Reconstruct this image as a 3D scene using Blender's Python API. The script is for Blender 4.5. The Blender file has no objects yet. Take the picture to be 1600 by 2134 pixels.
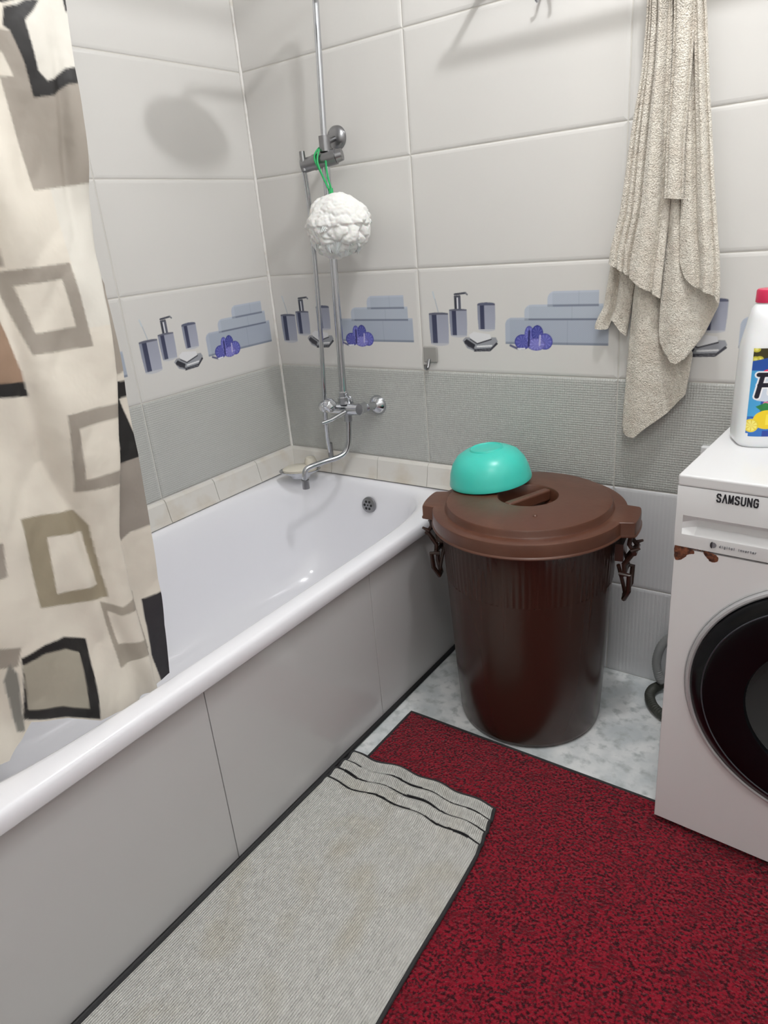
import bpy, bmesh, math, random
import numpy as np
from mathutils import Vector, Matrix, noise
random.seed(3)
S = bpy.context.scene
COL = S.collection
PI = math.pi

# ---------------------------------------------------------------- camera, light, exposure
cam = bpy.data.cameras.new('camera'); camo = bpy.data.objects.new('camera', cam); COL.objects.link(camo)
_r = Vector((0.81840172, 0.56855568, -0.08344496)); _u = Vector((-0.14861953, 0.34968836, 0.92500286)); _f = Vector((-0.55509536, 0.74462238, -0.37068403))
camo.matrix_world = Matrix(((_r.x, _u.x, -_f.x, 1.7762), (_r.y, _u.y, -_f.y, -1.8473), (_r.z, _u.z, -_f.z, 1.3137), (0, 0, 0, 1)))
cam.sensor_fit = 'HORIZONTAL'; cam.sensor_width = 36; cam.lens = 36 * 1467.73 / 1600; cam.clip_start = .02
S.camera = camo
S.view_settings.view_transform = 'Standard'; S.view_settings.look = 'None'; S.view_settings.gamma = 1; S.view_settings.use_curve_mapping = False
S.view_settings.exposure = -0.22
S.cycles.max_bounces = 10; S.cycles.diffuse_bounces = 6; S.cycles.glossy_bounces = 4; S.cycles.transmission_bounces = 8
w = bpy.data.worlds.new('world'); S.world = w; w.use_nodes = True
w.node_tree.nodes['Background'].inputs[0].default_value = (.9, .93, 1, 1); w.node_tree.nodes['Background'].inputs[1].default_value = .3
LAMP = (1.44, -.58, 2.52)
ld = bpy.data.lights.new('lamp_light', 'POINT'); ld.energy = 39; ld.color = (.985, .99, 1.0); ld.shadow_soft_size = .045
lo = bpy.data.objects.new('lamp_light', ld); COL.objects.link(lo); lo.location = LAMP
FILL_POS = (1.85, -1.75, 2.52)          # added fill light behind the photographer, brightens panels, machine front and floor
l2 = bpy.data.lights.new('rear_fill_light', 'POINT'); l2.energy = 24; l2.color = (.985, .99, 1.0); l2.shadow_soft_size = .14
lo2 = bpy.data.objects.new('rear_fill_light', l2); COL.objects.link(lo2); lo2.location = FILL_POS

# ---------------------------------------------------------------- helpers
def lin(c):
    c = np.asarray(c, float) / 255.
    return np.where(c <= .04045, c / 12.92, ((c + .055) / 1.055) ** 2.4)
def rgba(c): return tuple(float(v) for v in lin(c)) + (1.,)
def mat(name, col=(200, 200, 200), rough=.5, metal=0., attr=None, noise_=None, bump=None, coat=0., trans=0., alpha=1., spec=None, emit=None, sheen=0., subs=0., weave=None):
    m = bpy.data.materials.new(name); m.use_nodes = True; nt = m.node_tree; N = nt.nodes; L = nt.links
    b = N['Principled BSDF']; b.inputs['Base Color'].default_value = rgba(col); b.inputs['Roughness'].default_value = rough; b.inputs['Metallic'].default_value = metal
    if coat: b.inputs['Coat Weight'].default_value = coat; b.inputs['Coat Roughness'].default_value = .05
    if trans: b.inputs['Transmission Weight'].default_value = trans
    if sheen: b.inputs['Sheen Weight'].default_value = sheen
    if subs: b.inputs['Subsurface Weight'].default_value = subs; b.inputs['Subsurface Scale'].default_value = .02
    if spec is not None: b.inputs['Specular IOR Level'].default_value = spec
    if emit: b.inputs['Emission Color'].default_value = rgba(emit[0]); b.inputs['Emission Strength'].default_value = emit[1]
    b.inputs['Alpha'].default_value = alpha
    tc = N.new('ShaderNodeTexCoord')
    src = None
    if attr:
        a = N.new('ShaderNodeVertexColor'); a.layer_name = attr; src = a.outputs['Color']
    if noise_:                       # list of (scale, lo_pos, hi_pos, colour, detail)
        for (sc, p0, p1, c2, det) in noise_:
            n = N.new('ShaderNodeTexNoise'); n.inputs['Scale'].default_value = sc; n.inputs['Detail'].default_value = det
            L.new(tc.outputs['Object'], n.inputs['Vector'])
            r = N.new('ShaderNodeMapRange'); r.inputs['From Min'].default_value = p0; r.inputs['From Max'].default_value = p1; L.new(n.outputs['Fac'], r.inputs['Value'])
            mx = N.new('ShaderNodeMix'); mx.data_type = 'RGBA'; L.new(r.outputs['Result'], mx.inputs[0])
            if src is None: mx.inputs[6].default_value = rgba(col)
            else: L.new(src, mx.inputs[6])
            mx.inputs[7].default_value = rgba(c2); src = mx.outputs[2]
    if src is not None: L.new(src, b.inputs['Base Color'])
    hs = []
    if bump:                         # list of (scale, strength distance, detail)
        for (sc, d, det) in bump:
            n = N.new('ShaderNodeTexNoise'); n.inputs['Scale'].default_value = sc; n.inputs['Detail'].default_value = det; L.new(tc.outputs['Object'], n.inputs['Vector']); hs.append((n.outputs['Fac'], d))
    if weave:                        # list of (axis, scale, distance)
        for (ax, sc, d) in weave:
            n = N.new('ShaderNodeTexWave'); n.bands_direction = ax; n.inputs['Scale'].default_value = sc; n.inputs['Distortion'].default_value = .6; n.inputs['Detail'].default_value = 1; n.inputs['Detail Scale'].default_value = 2
            L.new(tc.outputs['Object'], n.inputs['Vector']); hs.append((n.outputs['Fac'], d))
    prev = None
    for h, d in hs:
        bp = N.new('ShaderNodeBump'); bp.inputs['Strength'].default_value = 1; bp.inputs['Distance'].default_value = d; L.new(h, bp.inputs['Height'])
        if prev: L.new(prev, bp.inputs['Normal'])
        prev = bp.outputs['Normal']
    if prev: L.new(prev, b.inputs['Normal'])
    return m

def tag(o, label=None, cat=None, group=None, kind=None):
    if label: o['label'] = label
    if cat: o['category'] = cat
    if group: o['group'] = group
    if kind: o['kind'] = kind
    return o
def thing(name, loc, label, cat, rz=0, group=None):
    o = bpy.data.objects.new(name, None); COL.objects.link(o); o.location = loc; o.rotation_euler = (0, 0, rz); o.empty_display_size = .05
    return tag(o, label, cat, group)
def mesh(name, V, F, mats, parent=None, smooth=True, mi=None, angle=40, loc=None):
    me = bpy.data.meshes.new(name); me.from_pydata([tuple(v) for v in V], [], F); me.update()
    for m in (mats if isinstance(mats, list) else [mats]): me.materials.append(m)
    if mi is not None: me.polygons.foreach_set('material_index', mi)
    o = bpy.data.objects.new(name, me); COL.objects.link(o)
    if smooth:
        me.polygons.foreach_set('use_smooth', [True] * len(me.polygons))
        try: me.set_sharp_from_angle(angle=math.radians(angle))
        except Exception: pass
    if parent: o.parent = parent
    if loc: o.location = loc
    return o
def recalc(o):
    bm = bmesh.new(); bm.from_mesh(o.data); bmesh.ops.recalc_face_normals(bm, faces=bm.faces); bm.to_mesh(o.data); bm.free(); return o
def bevel(o, wdt, seg=3, ang=35):
    m = o.modifiers.new('bevel', 'BEVEL'); m.width = wdt; m.segments = seg; m.limit_method = 'ANGLE'; m.angle_limit = math.radians(ang); return o
class MB:
    """collects simple shapes into one mesh"""
    def __init__(s): s.V = []; s.F = []; s.M = []
    def add(s, V, F, m=0):
        k = len(s.V); s.V += [tuple(v) for v in V]; s.F += [tuple(i + k for i in f) for f in F]; s.M += [m] * len(F); return s
    def box(s, a, b, m=0, M=None):
        x0, y0, z0 = a; x1, y1, z1 = b
        V = [(x0, y0, z0), (x1, y0, z0), (x1, y1, z0), (x0, y1, z0), (x0, y0, z1), (x1, y0, z1), (x1, y1, z1), (x0, y1, z1)]
        if M is not None: V = [tuple(M @ Vector(v)) for v in V]
        return s.add(V, [(0, 3, 2, 1), (4, 5, 6, 7), (0, 1, 5, 4), (1, 2, 6, 5), (2, 3, 7, 6), (3, 0, 4, 7)], m)
    def tube(s, P, r, n=12, m=0, closed=False, caps=True):
        P = [Vector(p) for p in P]; rr = r if isinstance(r, (list, tuple)) else [r] * len(P)
        up = None; rings = []; V = []
        for i, p in enumerate(P):
            if closed: t = (P[(i + 1) % len(P)] - P[i - 1])
            else: t = (P[min(i + 1, len(P) - 1)] - P[max(i - 1, 0)])
            t.normalize()
            if up is None: up = t.orthogonal().normalized()
            up = (up - t * up.dot(t)).normalized(); sd = t.cross(up)
            for k in range(n):
                a = 2 * PI * k / n; V.append(p + (up * math.cos(a) + sd * math.sin(a)) * rr[i])
        F = []; L = len(P)
        for i in range(L if closed else L - 1):
            j = (i + 1) % L
            for k in range(n): F.append((i * n + k, i * n + (k + 1) % n, j * n + (k + 1) % n, j * n + k))
        if not closed and caps: F.append(tuple(range(n))[::-1]); F.append(tuple((L - 1) * n + k for k in range(n)))
        return s.add(V, F, m)
    def lathe(s, prof, n=48, c=(0, 0, 0), M=None, m=0, rf=None, caps=(False, False)):
        V = []
        for (r, z) in prof:
            for k in range(n):
                a = 2 * PI * k / n; q = r if rf is None else rf(r, z, a)
                v = Vector((q * math.cos(a), q * math.sin(a), z))
                if M is not None: v = M @ v
                V.append(v + Vector(c))
        F = []; L = len(prof)
        for i in range(L - 1):
            for k in range(n): F.append((i * n + k, i * n + (k + 1) % n, (i + 1) * n + (k + 1) % n, (i + 1) * n + k))
        if caps[0]: F.append(tuple(range(n))[::-1])
        if caps[1]: F.append(tuple((L - 1) * n + k for k in range(n)))
        return s.add(V, F, m)
    def build(s, name, mats, parent=None, smooth=True, angle=40, loc=None, fix=True):
        o = mesh(name, s.V, s.F, mats, parent, False, s.M, angle, loc)
        if fix: recalc(o)
        if smooth:
            o.data.polygons.foreach_set('use_smooth', [True] * len(o.data.polygons)); o.data.set_sharp_from_angle(angle=math.radians(angle))
        return o
def spline(pts, n=8, closed=False):
    P = [Vector(p) for p in pts]; out = []; L = len(P)
    for i in range(L if closed else L - 1):
        g = (lambda k: P[k % L]) if closed else (lambda k: P[max(0, min(L - 1, k))])
        a, b, c, d = g(i - 1), g(i), g(i + 1), g(i + 2)
        for k in range(n):
            t = k / n; out.append(.5 * ((2 * b) + (c - a) * t + (2 * a - 5 * b + 4 * c - d) * t * t + (3 * b - a - 3 * c + d) * t ** 3))
    if not closed: out.append(P[-1])
    return out
# raster helpers: numpy patterns laid on a surface in the surface's own coordinates
def inpoly(x, y, P):
    r = np.zeros(x.shape, bool); n = len(P)
    for i in range(n):
        x0, y0 = P[i]; x1, y1 = P[(i + 1) % n]
        if y0 == y1: continue
        c = ((y0 > y) != (y1 > y)) & (x < (x1 - x0) * (y - y0) / (y1 - y0) + x0); r ^= c
    return r
def segd(x, y, a, b):
    ax, ay = a; bx, by = b; dx, dy = bx - ax, by - ay
    t = np.clip(((x - ax) * dx + (y - ay) * dy) / (dx * dx + dy * dy + 1e-12), 0, 1)
    return np.hypot(x - ax - t * dx, y - ay - t * dy)
def aa(f, X, Y, h):
    """average a colour function over 3x3 sub-samples"""
    o = 0
    for i in (-1, 0, 1):
        for j in (-1, 0, 1): o = o + lin(f(X + i * h / 3, Y + j * h / 3))
    return o / 9
def setcol(me, name, C):
    a = me.color_attributes.new(name, 'FLOAT_COLOR', 'POINT'); C = np.asarray(C).reshape(-1, 3)
    a.data.foreach_set('color', np.c_[C, np.ones(len(C))].astype(np.float32).ravel())
def gridF(nx, ny): return [(j * nx + i, j * nx + i + 1, (j + 1) * nx + i + 1, (j + 1) * nx + i) for j in range(ny - 1) for i in range(nx - 1)]

# ---------------------------------------------------------------- materials
CREAM = (210, 208, 204.5)
M_cream = mat('cream_glazed_tile', CREAM, .16, bump=[(9, .0006, 2)])
M_decor = mat('printed_decor_tile', CREAM, .2, attr='print', bump=[(9, .0004, 2)])
M_grey = mat('grey_woven_tile', (176, 177, 173), .34, noise_=[(420, .45, .62, (190, 191, 187), 1)], weave=[('X', 48, .0006), ('Z', 48, .0005)])
M_light = mat('light_grey_tile', (212, 213, 215), .28, weave=[('X', 30, .0003)])
M_grout = mat('grout', (204, 201, 194), .8)
M_plaster = mat('white_plaster', (226, 226, 224), .8)
M_caulk = mat('white_sealant', (228, 226, 222), .45, noise_=[(30, .55, .8, (206, 200, 188), 3)])
M_strip = mat('ceramic_strip', (214, 211, 205), .3, noise_=[(11, .48, .8, (200, 190, 174), 4)])
M_floor = mat('marbled_floor', (200, 206, 208), .42, noise_=[(9, .40, .60, (232, 234, 234), 7), (34, .5, .68, (182, 188, 188), 7), (3.5, .62, .78, (156, 162, 150), 4)], bump=[(60, .0003, 2)])
M_blackstrip = mat('black_rubber', (22, 22, 24), .6)
M_enamel = mat('white_enamel', (233, 233, 238), .12, coat=.3)
M_apron = mat('grey_glazed_panel', (192, 191, 191), .14)
M_chrome = mat('chrome', (196, 198, 202), .1, 1.)
M_silver = mat('silver_ring', (186, 186, 188), .35, .35)
M_steel = mat('brushed_steel', (150, 150, 152), .3, 1.)
M_dark = mat('dark_hole', (10, 10, 10), .6)
M_bin = mat('dark_brown_plastic', (58, 36, 29), .24, bump=[(5, .002, 2)])
M_lid = mat('brown_plastic_lid', (88, 54, 40), .33, noise_=[(6, .5, .8, (112, 76, 60), 5)], bump=[(40, .0004, 3)])
M_teal = mat('turquoise_plastic', (66, 200, 184), .3, subs=.1)
M_rug = mat('red_loop_carpet', (138, 18, 38), .95, noise_=[(165, .44, .60, (52, 8, 18), 3), (34, .5, .8, (96, 14, 28), 3)], bump=[(170, .006, 2)], sheen=.2, spec=.1)
M_bind = mat('dark_binding', (44, 44, 46), .85)
M_mat = mat('white_cotton_mat', (200, 198, 190), .95, attr='print', bump=[(330, .0016, 1)], weave=[('X', 62, .0020)], spec=.1)
M_white = mat('white_painted_metal', (220, 219, 220), .28)
M_panel = mat('white_plastic', (216, 216, 217), .3)
M_rust = mat('rust', (122, 70, 46), .85, noise_=[(120, .4, .62, (64, 34, 24), 4)], bump=[(150, .002, 3)])
M_letter = mat('dark_print', (40, 40, 46), .5)
M_faint = mat('grey_print', (120, 120, 126), .5)
M_glass = mat('dark_door_glass', (7, 8, 11), .22, spec=.25)
M_bowl = mat('drum_glass', (60, 60, 60), .25)
M_towel = mat('beige_terry', (226, 220, 208), .97, noise_=[(30, .42, .68, (212, 203, 190), 3), (300, .5, .7, (188, 180, 166), 2)], bump=[(340, .0045, 2), (70, .003, 2)], sheen=.3, spec=.1)
M_puff = mat('white_net', (226, 226, 223), .85, bump=[(70, .002, 3)], subs=.15)
M_cord = mat('green_cord', (38, 160, 92), .6)
M_bottle = mat('white_bottle', (236, 238, 240), .25, subs=.1)
M_label = mat('printed_label', (40, 90, 170), .3, attr='print')
M_cap = mat('crimson_cap', (196, 30, 76), .3)
M_hook = mat('clear_grey_plastic', (150, 148, 144), .25)
M_soap = mat('cream_soap', (214, 208, 194), .45)
M_curt = mat('printed_curtain', (200, 190, 175), .55, attr='print', bump=[(16, .004, 3)])
M_hose = mat('grey_ribbed_hose', (150, 152, 152), .5)
M_rubber = mat('dark_hose', (62, 64, 58), .6)

# ---------------------------------------------------------------- room shell
def shell(name, a, b, m):
    o = MB().box(a, b).build(name, m, smooth=False); return tag(o, kind='structure')
RX, RY, RZ = 2.42, -2.55, 2.7
shell('floor', (-.1, RY - .1, -.08), (RX + .1, .1, 0), M_floor)
shell('ceiling', (-.1, RY - .1, RZ), (RX + .1, .1, RZ + .08), M_plaster)
shell('wall_right', (RX, RY, 0), (RX + .1, 0, RZ), M_plaster)
shell('wall_front', (-.1, RY - .1, 0), (RX + .1, RY, RZ), M_plaster)
RINGS = [(.0010, .0030), (.0022, .0016), (.005, .0007), (.0085, .0002), (.0105, 0)]
def tiled(name, length, toward):
    """tiled wall: toward=0 back wall (u = x), 1 left wall (u = -y)"""
    b = MB(); P = (lambda u, d, z: (u, d, z)) if toward == 0 else (lambda u, d, z: (-d, -u, z))
    k = 0
    while k * .6 < length:
        u0, u1 = k * .6, min(k * .6 + .6, length)
        for r in range(9):
            z0, z1 = r * .3, r * .3 + .3
            mi = 0 if r >= 3 else (1 if r == 2 else 2)
            prev = None
            for (ins, d) in RINGS:
                q = [(u0 + ins, z0 + ins), (u1 - ins, z0 + ins), (u1 - ins, z1 - ins), (u0 + ins, z1 - ins)]
                if prev:
                    for i in range(4):
                        a, c = i, (i + 1) % 4
                        b.add([P(prev[0][a][0], prev[1], prev[0][a][1]), P(prev[0][c][0], prev[1], prev[0][c][1]), P(q[c][0], d, q[c][1]), P(q[a][0], d, q[a][1])], [(0, 1, 2, 3)], mi)
                prev = (q, d)
            if r == 3 and u1 - u0 > .59: continue
            b.add([P(a, 0, z) for a, z in prev[0]], [(0, 1, 2, 3)], mi)
        k += 1
    L = length
    g = MB().box((0, .0028, 0), (L, .1, RZ)) if toward == 0 else MB().box((-.1, -L, 0), (-.0028, 0, RZ))
    b.add(g.V, g.F, 3)
    o = b.build(name, [M_cream, M_grey, M_light, M_grout], smooth=False, fix=False)
    # face the room
    bm = bmesh.new(); bm.from_mesh(o.data)
    for f in bm.faces:
        c = f.calc_center_median()
        if (toward == 0 and c.y < .0041 and f.normal.y > 0) or (toward == 1 and c.x > -.0041 and f.normal.x < 0): f.normal_flip()
    bm.to_mesh(o.data); bm.free()
    return tag(o, kind='structure')
wall_back = tiled('wall_back', RX, 0)
wall_left = tiled('wall_left', 2.55, 1)

# printed border tile
def decor_rgb(x, y):
    C = np.empty(x.shape + (3,)); C[:] = CREAM
    C += (np.sin(x * 5 + y * 9) * 1.5)[..., None]
    def can(cx, cz, wd, ht, t=0., tint=(0, 0, 0), lean=.0):
        u = (x - cx - (y - cz) * lean) / (wd / 2); v = (y - cz) / (ht / 2)
        top = (y - cz) < ht / 2 * (1 - .05 * u * u); bot = (y - cz) > -ht / 2 * (1 - .12 * u * u) - .0
        m = (abs(u) < 1 - .08 * np.clip(-v, 0, 1)) & top & bot
        s = np.where(u < -.72, 1, np.where(u < -.22, 2, 3)) if True else 0
        base = np.array([[0, 0, 0], [140, 144, 160], [64, 68, 92], [160, 163, 178]])
        col = base[s.astype(int)] + (v * -8)[..., None]
        C[m] = col[m]
        e = m & (v > .86); C[e] = (96, 98, 112)
        e = m & (v < -.84); C[e] = (190, 192, 198)
    # toothbrush and cup
    for (a, b_, wd, c) in [((.051, .228), (.064, .176), .0016, (176, 184, 190)), ((.049, .232), (.053, .216), .0028, (196, 204, 208))]: C[segd(x, y, a, b_) < wd] = c
    can(.0645, .1255, .066, .098)
    # dispenser
    C[segd(x, y, (.124, .185), (.124, .216)) < .0042] = (60, 62, 72); C[segd(x, y, (.137, .185), (.137, .216)) < .0042] = (90, 92, 104)
    C[segd(x, y, (.1305, .187), (.1305, .214)) < .0022] = (220, 220, 226)
    C[segd(x, y, (.122, .2245), (.158, .2275)) < .0028] = (70, 72, 82); C[segd(x, y, (.122, .218), (.138, .219)) < .003] = (80, 82, 92); C[segd(x, y, (.158, .227), (.163, .223)) < .0024] = (110, 112, 120)
    can(.1305, .143, .058, .082)
    # tumbler
    can(.222, .159, .056, .078)
    m = np.hypot((x - .222) / .027, (y - .1965) / .004) < 1; C[m] = (92, 96, 116)
    # soap dish
    m = inpoly(x, y, [(.142, .094), (.152, .103), (.25, .104), (.256, .092), (.232, .068), (.18, .064), (.156, .072)]); C[m] = (150, 152, 158)
    m = inpoly(x, y, [(.146, .090), (.156, .098), (.184, .082), (.178, .070), (.16, .076)]); C[m] = (52, 52, 60)
    m = inpoly(x, y, [(.164, .110), (.18, .119), (.232, .112), (.236, .098), (.19, .084), (.168, .098)]); C[m] = (222, 222, 224)
    for P in ([(.15, .086), (.182, .068), (.234, .071), (.252, .088)], [(.168, .098), (.19, .085), (.235, .098)], [(.18, .064), (.231, .066), (.254, .086)]):
        for a, b_ in zip(P, P[1:]): C[segd(x, y, a, b_) < .0019] = (64, 64, 72)
    C[(segd(x, y, (.19, .077), (.236, .080)) < .0022)] = (228, 228, 230)
    # towels
    def tow(x0, x1, z0, z1, c, sh):
        r = .02
        m = (x > x0) & (x < x1) & (y > z0) & (y < z1) & ~((x < x0 + r) & (y > z1 - r) & (np.hypot(x - x0 - r, y - z1 + r) > r))
        tex = (np.sin(x * 900) * np.sin(y * 1100) * 3)[..., None]
        C[m] = (np.array(c) + tex)[m]
        C[m & (y < z0 + .006)] = np.array(c) - 34; C[m & (y > z1 - .005)] = np.array(c) + 8
        C[m & (x < x0 + .014)] += 7
        C[m & (abs(x - x0 - (x1 - x0) * .62) < .001)] -= 10
    tow(.280, .572, .086, .158, (166, 174, 188), 0); tow(.338, .556, .150, .192, (174, 182, 194), 0); tow(.405, .544, .186, .226, (176, 184, 197), 0)
    C[(abs(y - .1535) < .0018) & (x > .35) & (x < .556)] = (112, 118, 136)
    C[(abs(y - .1885) < .0016) & (x > .42) & (x < .545)] = (118, 124, 142)
    # orchid
    for (cx, cz, rx, rz, c) in [(.332, .092, .024, .021, (86, 88, 164)), (.352, .112, .014, .024, (104, 106, 182)), (.376, .116, .017, .022, (74, 78, 152)), (.398, .094, .022, .022, (98, 100, 178)), (.372, .086, .028, .017, (122, 120, 192))]:
        d = np.hypot((x - cx) / rx, (y - cz) / rz); m = d < 1; C[m] = np.array(c); C[m & (abs(np.sin(np.arctan2(y - cz, x - cx) * 5)) < .22)] = np.array(c) + 46; C[(d > .86) & m] = np.array(c) - 22
    C[segd(x, y, (.352, .122), (.350, .082)) < .003] = (52, 52, 106)
    C[segd(x, y, (.384, .110), (.382, .084)) < .0024] = (188, 184, 220)
    C[segd(x, y, (.295, .082), (.318, .073)) < .0032] = (96, 98, 128); C[segd(x, y, (.318, .073), (.338, .074)) < .002] = (230, 230, 236)
    return C
def decor_mesh():
    x = np.linspace(.0105, .5895, 340); z = np.linspace(.0105, .2895, 166); X, Z = np.meshgrid(x, z)
    me = bpy.data.meshes.new('decor_tile'); me.from_pydata(np.c_[X.ravel(), 0 * X.ravel(), Z.ravel()].tolist(), [], gridF(340, 166)); me.update(); me.materials.append(M_decor)
    setcol(me, 'print', aa(decor_rgb, X, Z, .0017)); return me
dm = decor_mesh()
for k in range(4):
    o = bpy.data.objects.new('decor_tile', dm); COL.objects.link(o); o.parent = wall_back; o.location = (k * .6, 0, .9)
for k in range(4):
    o = bpy.data.objects.new('decor_tile', dm); COL.objects.link(o); o.parent = wall_left; o.location = (0, -.6 - k * .6, .9); o.rotation_euler = (0, 0, PI / 2)
# corner sealant, ceramic strips along the tub, black line at the panel foot
b = MB(); b.tube([(.0015, -.0015, z) for z in np.linspace(.585, RZ, 60)], [.0045 + .0012 * math.sin(i * 2.3) for i in range(60)], 8)
tag(b.build('trim_corner', M_caulk), kind='structure')
def strip(name, L, ax):
    pr = [(0, .599), (.006, .597), (.011, .590), (.022, .536), (.026, .5245), (0, .5245)]; b = MB(); n = 0
    cuts = np.arange(0, L, .2)
    for c in cuts:
        a0, a1 = c + .0008, min(c + .2, L) - .0008
        V = []
        for a in (a0, a1):
            for (d, z) in pr: V.append((a, -d, z) if ax == 0 else (d, -a, z))
        m = len(pr); b.add(V, [(i, (i + 1) % m, m + (i + 1) % m, m + i) for i in range(m)] + [tuple(range(m)), tuple(range(m, 2 * m))])
    return tag(b.build(name, M_strip, smooth=False), kind='structure')
strip('trim_tub_back', .745, 0); strip('trim_tub_left', 1.72, 1)
b = MB(); P = spline([(.731, -.004, .006), (.7315, -.4, .006), (.731, -.8, .008), (.732, -1.3, .008), (.731, -2.5, .007)], 10); b.tube(P, .007, 8)
tag(b.build('trim_floor', M_blackstrip), kind='structure')

# ---------------------------------------------------------------- bathtub
def superloop(x0, x1, y0, y1, n, z, N=128, n2=None):
    cx, cy, a, c = (x0 + x1) / 2, (y0 + y1) / 2, (x1 - x0) / 2, (y1 - y0) / 2; out = []
    for k in range(N):
        t = 2 * PI * k / N; ct, st = math.cos(t), math.sin(t)
        r = (abs(ct) ** n + abs(st) ** n) ** (-1 / n)
        out.append((cx + a * r * ct, cy + c * r * st, z))
    return out
tub = thing('bathtub', (.37, -.86, 0), 'long white enamel bathtub set against the tiled corner, behind grey panels', 'bathtub')
def loft(loops, cap=None):
    N = len(loops[0]); V = [v for l in loops for v in l]
    F = [(i * N + k, i * N + (k + 1) % N, (i + 1) * N + (k + 1) % N, (i + 1) * N + k) for i in range(len(loops) - 1) for k in range(N)]
    if cap: F.append(tuple((len(loops) - 1) * N + k for k in range(N)))
    return V, F
TZ = .521
X0, X1, Y0, Y1 = .001, .7457, -1.72, -.001
def rect(i, z, n=26): return superloop(X0 + i, X1 - i, Y0 + i, Y1 - i, n, z, 192)
def op(i, j, h, z, n): return superloop(.034 + i, .694 - i, -1.66 + h, -.042 - j, n, z, 192)
loops = [rect(.012, .480), rect(.003, .480), rect(.0005, .484), rect(0, .50), rect(.0012, .510), rect(.005, .5175), rect(.011, TZ),
         op(-.008, -.008, -.008, TZ, 6.5), op(-.003, -.003, -.003, TZ - .0012, 5.6), op(.003, .003, .003, TZ - .006, 5.0), op(.009, .01, .012, TZ - .018, 4.6),
         op(.018, .022, .04, .46, 4.3), op(.028, .038, .09, .38, 4.1), op(.042, .06, .16, .28, 3.9), op(.06, .09, .25, .20, 3.7), op(.09, .13, .33, .155, 3.4), op(.14, .19, .42, .135, 3.2), op(.22, .3, .6, .128, 3.0)]
V, F = loft(loops, True)
o = mesh('basin', [Vector(v) - tub.location for v in V], F, M_enamel, tub, angle=60); recalc(o)
# flip so that it faces the bather if recalculation chose the outside
# overflow
ov = MB(); Mx = Matrix.Rotation(PI / 2 - .12, 4, 'X')
c0 = Vector((.392, -.0735, .447)) - tub.location
ov.lathe([(0.0001, .006), (.020, .006), (.027, .003), (.028, -.004)], 32, c0, Mx)
oo = ov.build('overflow_cover', M_steel, tub)
hl = MB()
for k in range(6):
    a = k * PI / 3; hl.lathe([(.0001, .0068), (.0045, .0068), (.0045, .004)], 12, c0 + (Mx @ Vector((.0135 * math.cos(a), .0135 * math.sin(a), 0))), Mx)
hl.lathe([(.0001, .0068), (.003, .0068), (.003, .004)], 12, c0, Mx)
hl.build('drain_hole', M_dark, oo)
# panels
ap = thing('bath_screen', (.72, -.86, 0), 'grey glazed front panel of large tiles below the white bathtub rim', 'bath screen')
cuts = [0, -.53, -1.11, -1.69, -2.27, -2.54]
for a, c in zip(cuts, cuts[1:]):
    o = MB().box((.0, c + .001 + .86, .001), (.0057, a - .001 + .86, .4795)).build('tile_panel', M_apron, ap, smooth=False); bevel(o, .0012, 2)
o = MB().box((-.03, -1.68, .001), (-.0005, .858, .478)).build('backing', M_grout, ap, smooth=False)

# ---------------------------------------------------------------- shower column
sh = thing('shower_column', (.34, 0, .775), 'chrome shower riser with bath mixer, slider and long swivel spout in the corner', 'shower')
def W(*p): return Vector(p) - Vector((.34, 0, .775))
riser = [(.343, -.088, .81), (.352, -.084, 1.1), (.362, -.079, 1.5), (.3755, -.072, 1.84), (.380, -.074, 1.90), (.389, -.092, 1.935), (.398, -.14, 1.95), (.402, -.27, 1.955), (.404, -.325, 1.95), (.405, -.343, 1.93), (.405, -.345, 1.905)]
rp = spline(riser, 8)
MB().tube([W(*p) for p in rp if p[2] < 1.55 and p[1] > -.09], .0115, 20).build('riser_pipe', M_chrome, sh)
MB().tube([W(*p) for p in rp if not (p[2] < 1.53 and p[1] > -.09)], .0088, 20).build('upper_pipe', M_chrome, sh)
MB().lathe([(.0001, .03), (.012, .03), (.014, .012), (.03, .004), (.105, -.004), (.108, -.010), (.100, -.014), (.0001, -.014)], 48, W(.405, -.345, 1.888)).build('shower_head', M_chrome, sh)
# wall flange of the riser
My = Matrix.Rotation(PI / 2, 4, 'X')
fl = MB().lathe([(.0001, .020), (.012, .020), (.025, .016), (.032, .008), (.033, 0)], 32, W(.352, 0, 1.575), My)
fl.tube([W(.354, -.01, 1.574), W(.364, -.076, 1.556)], .007, 12)
fl.tube([W(.366, -.08, 1.575), W(.366, -.08, 1.535)], .016, 20)
fl.build('wall_bracket', M_steel, sh)
# slider
sl = MB(); sl.tube([W(.331, -.093, 1.510), W(.395, -.069, 1.520)], .0215, 20)
sl.tube([W(.296, -.106, 1.504), W(.331, -.093, 1.510)], .0195, 20)
sl.tube([W(.307, -.112, 1.49), W(.305, -.112, 1.542)], [.009, .008], 14)
slo = sl.build('slider', M_steel, sh)
MB().tube([W(.395, -.069, 1.520), W(.412, -.062, 1.523)], [.0185, .016], 20).build('slider_knob', M_steel, slo)
# hose: from the slider holder down behind the spout
hp = spline([(.300, -.105, 1.49), (.292, -.09, 1.40), (.283, -.085, 1.2), (.273, -.085, 1.0), (.262, -.085, .85), (.250, -.080, .75), (.232, -.062, .66), (.228, -.05, .60)], 14)
MB().tube([W(*p) for p in hp], [.0072 + .0005 * (i % 2) for i in range(len(hp))], 12).build('shower_hose', M_chrome, sh)
MB().tube([W(.229, -.052, .645), W(.228, -.049, .588)], [.0105, .009], 14).build('hose_nozzle', M_steel, sh)
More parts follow.
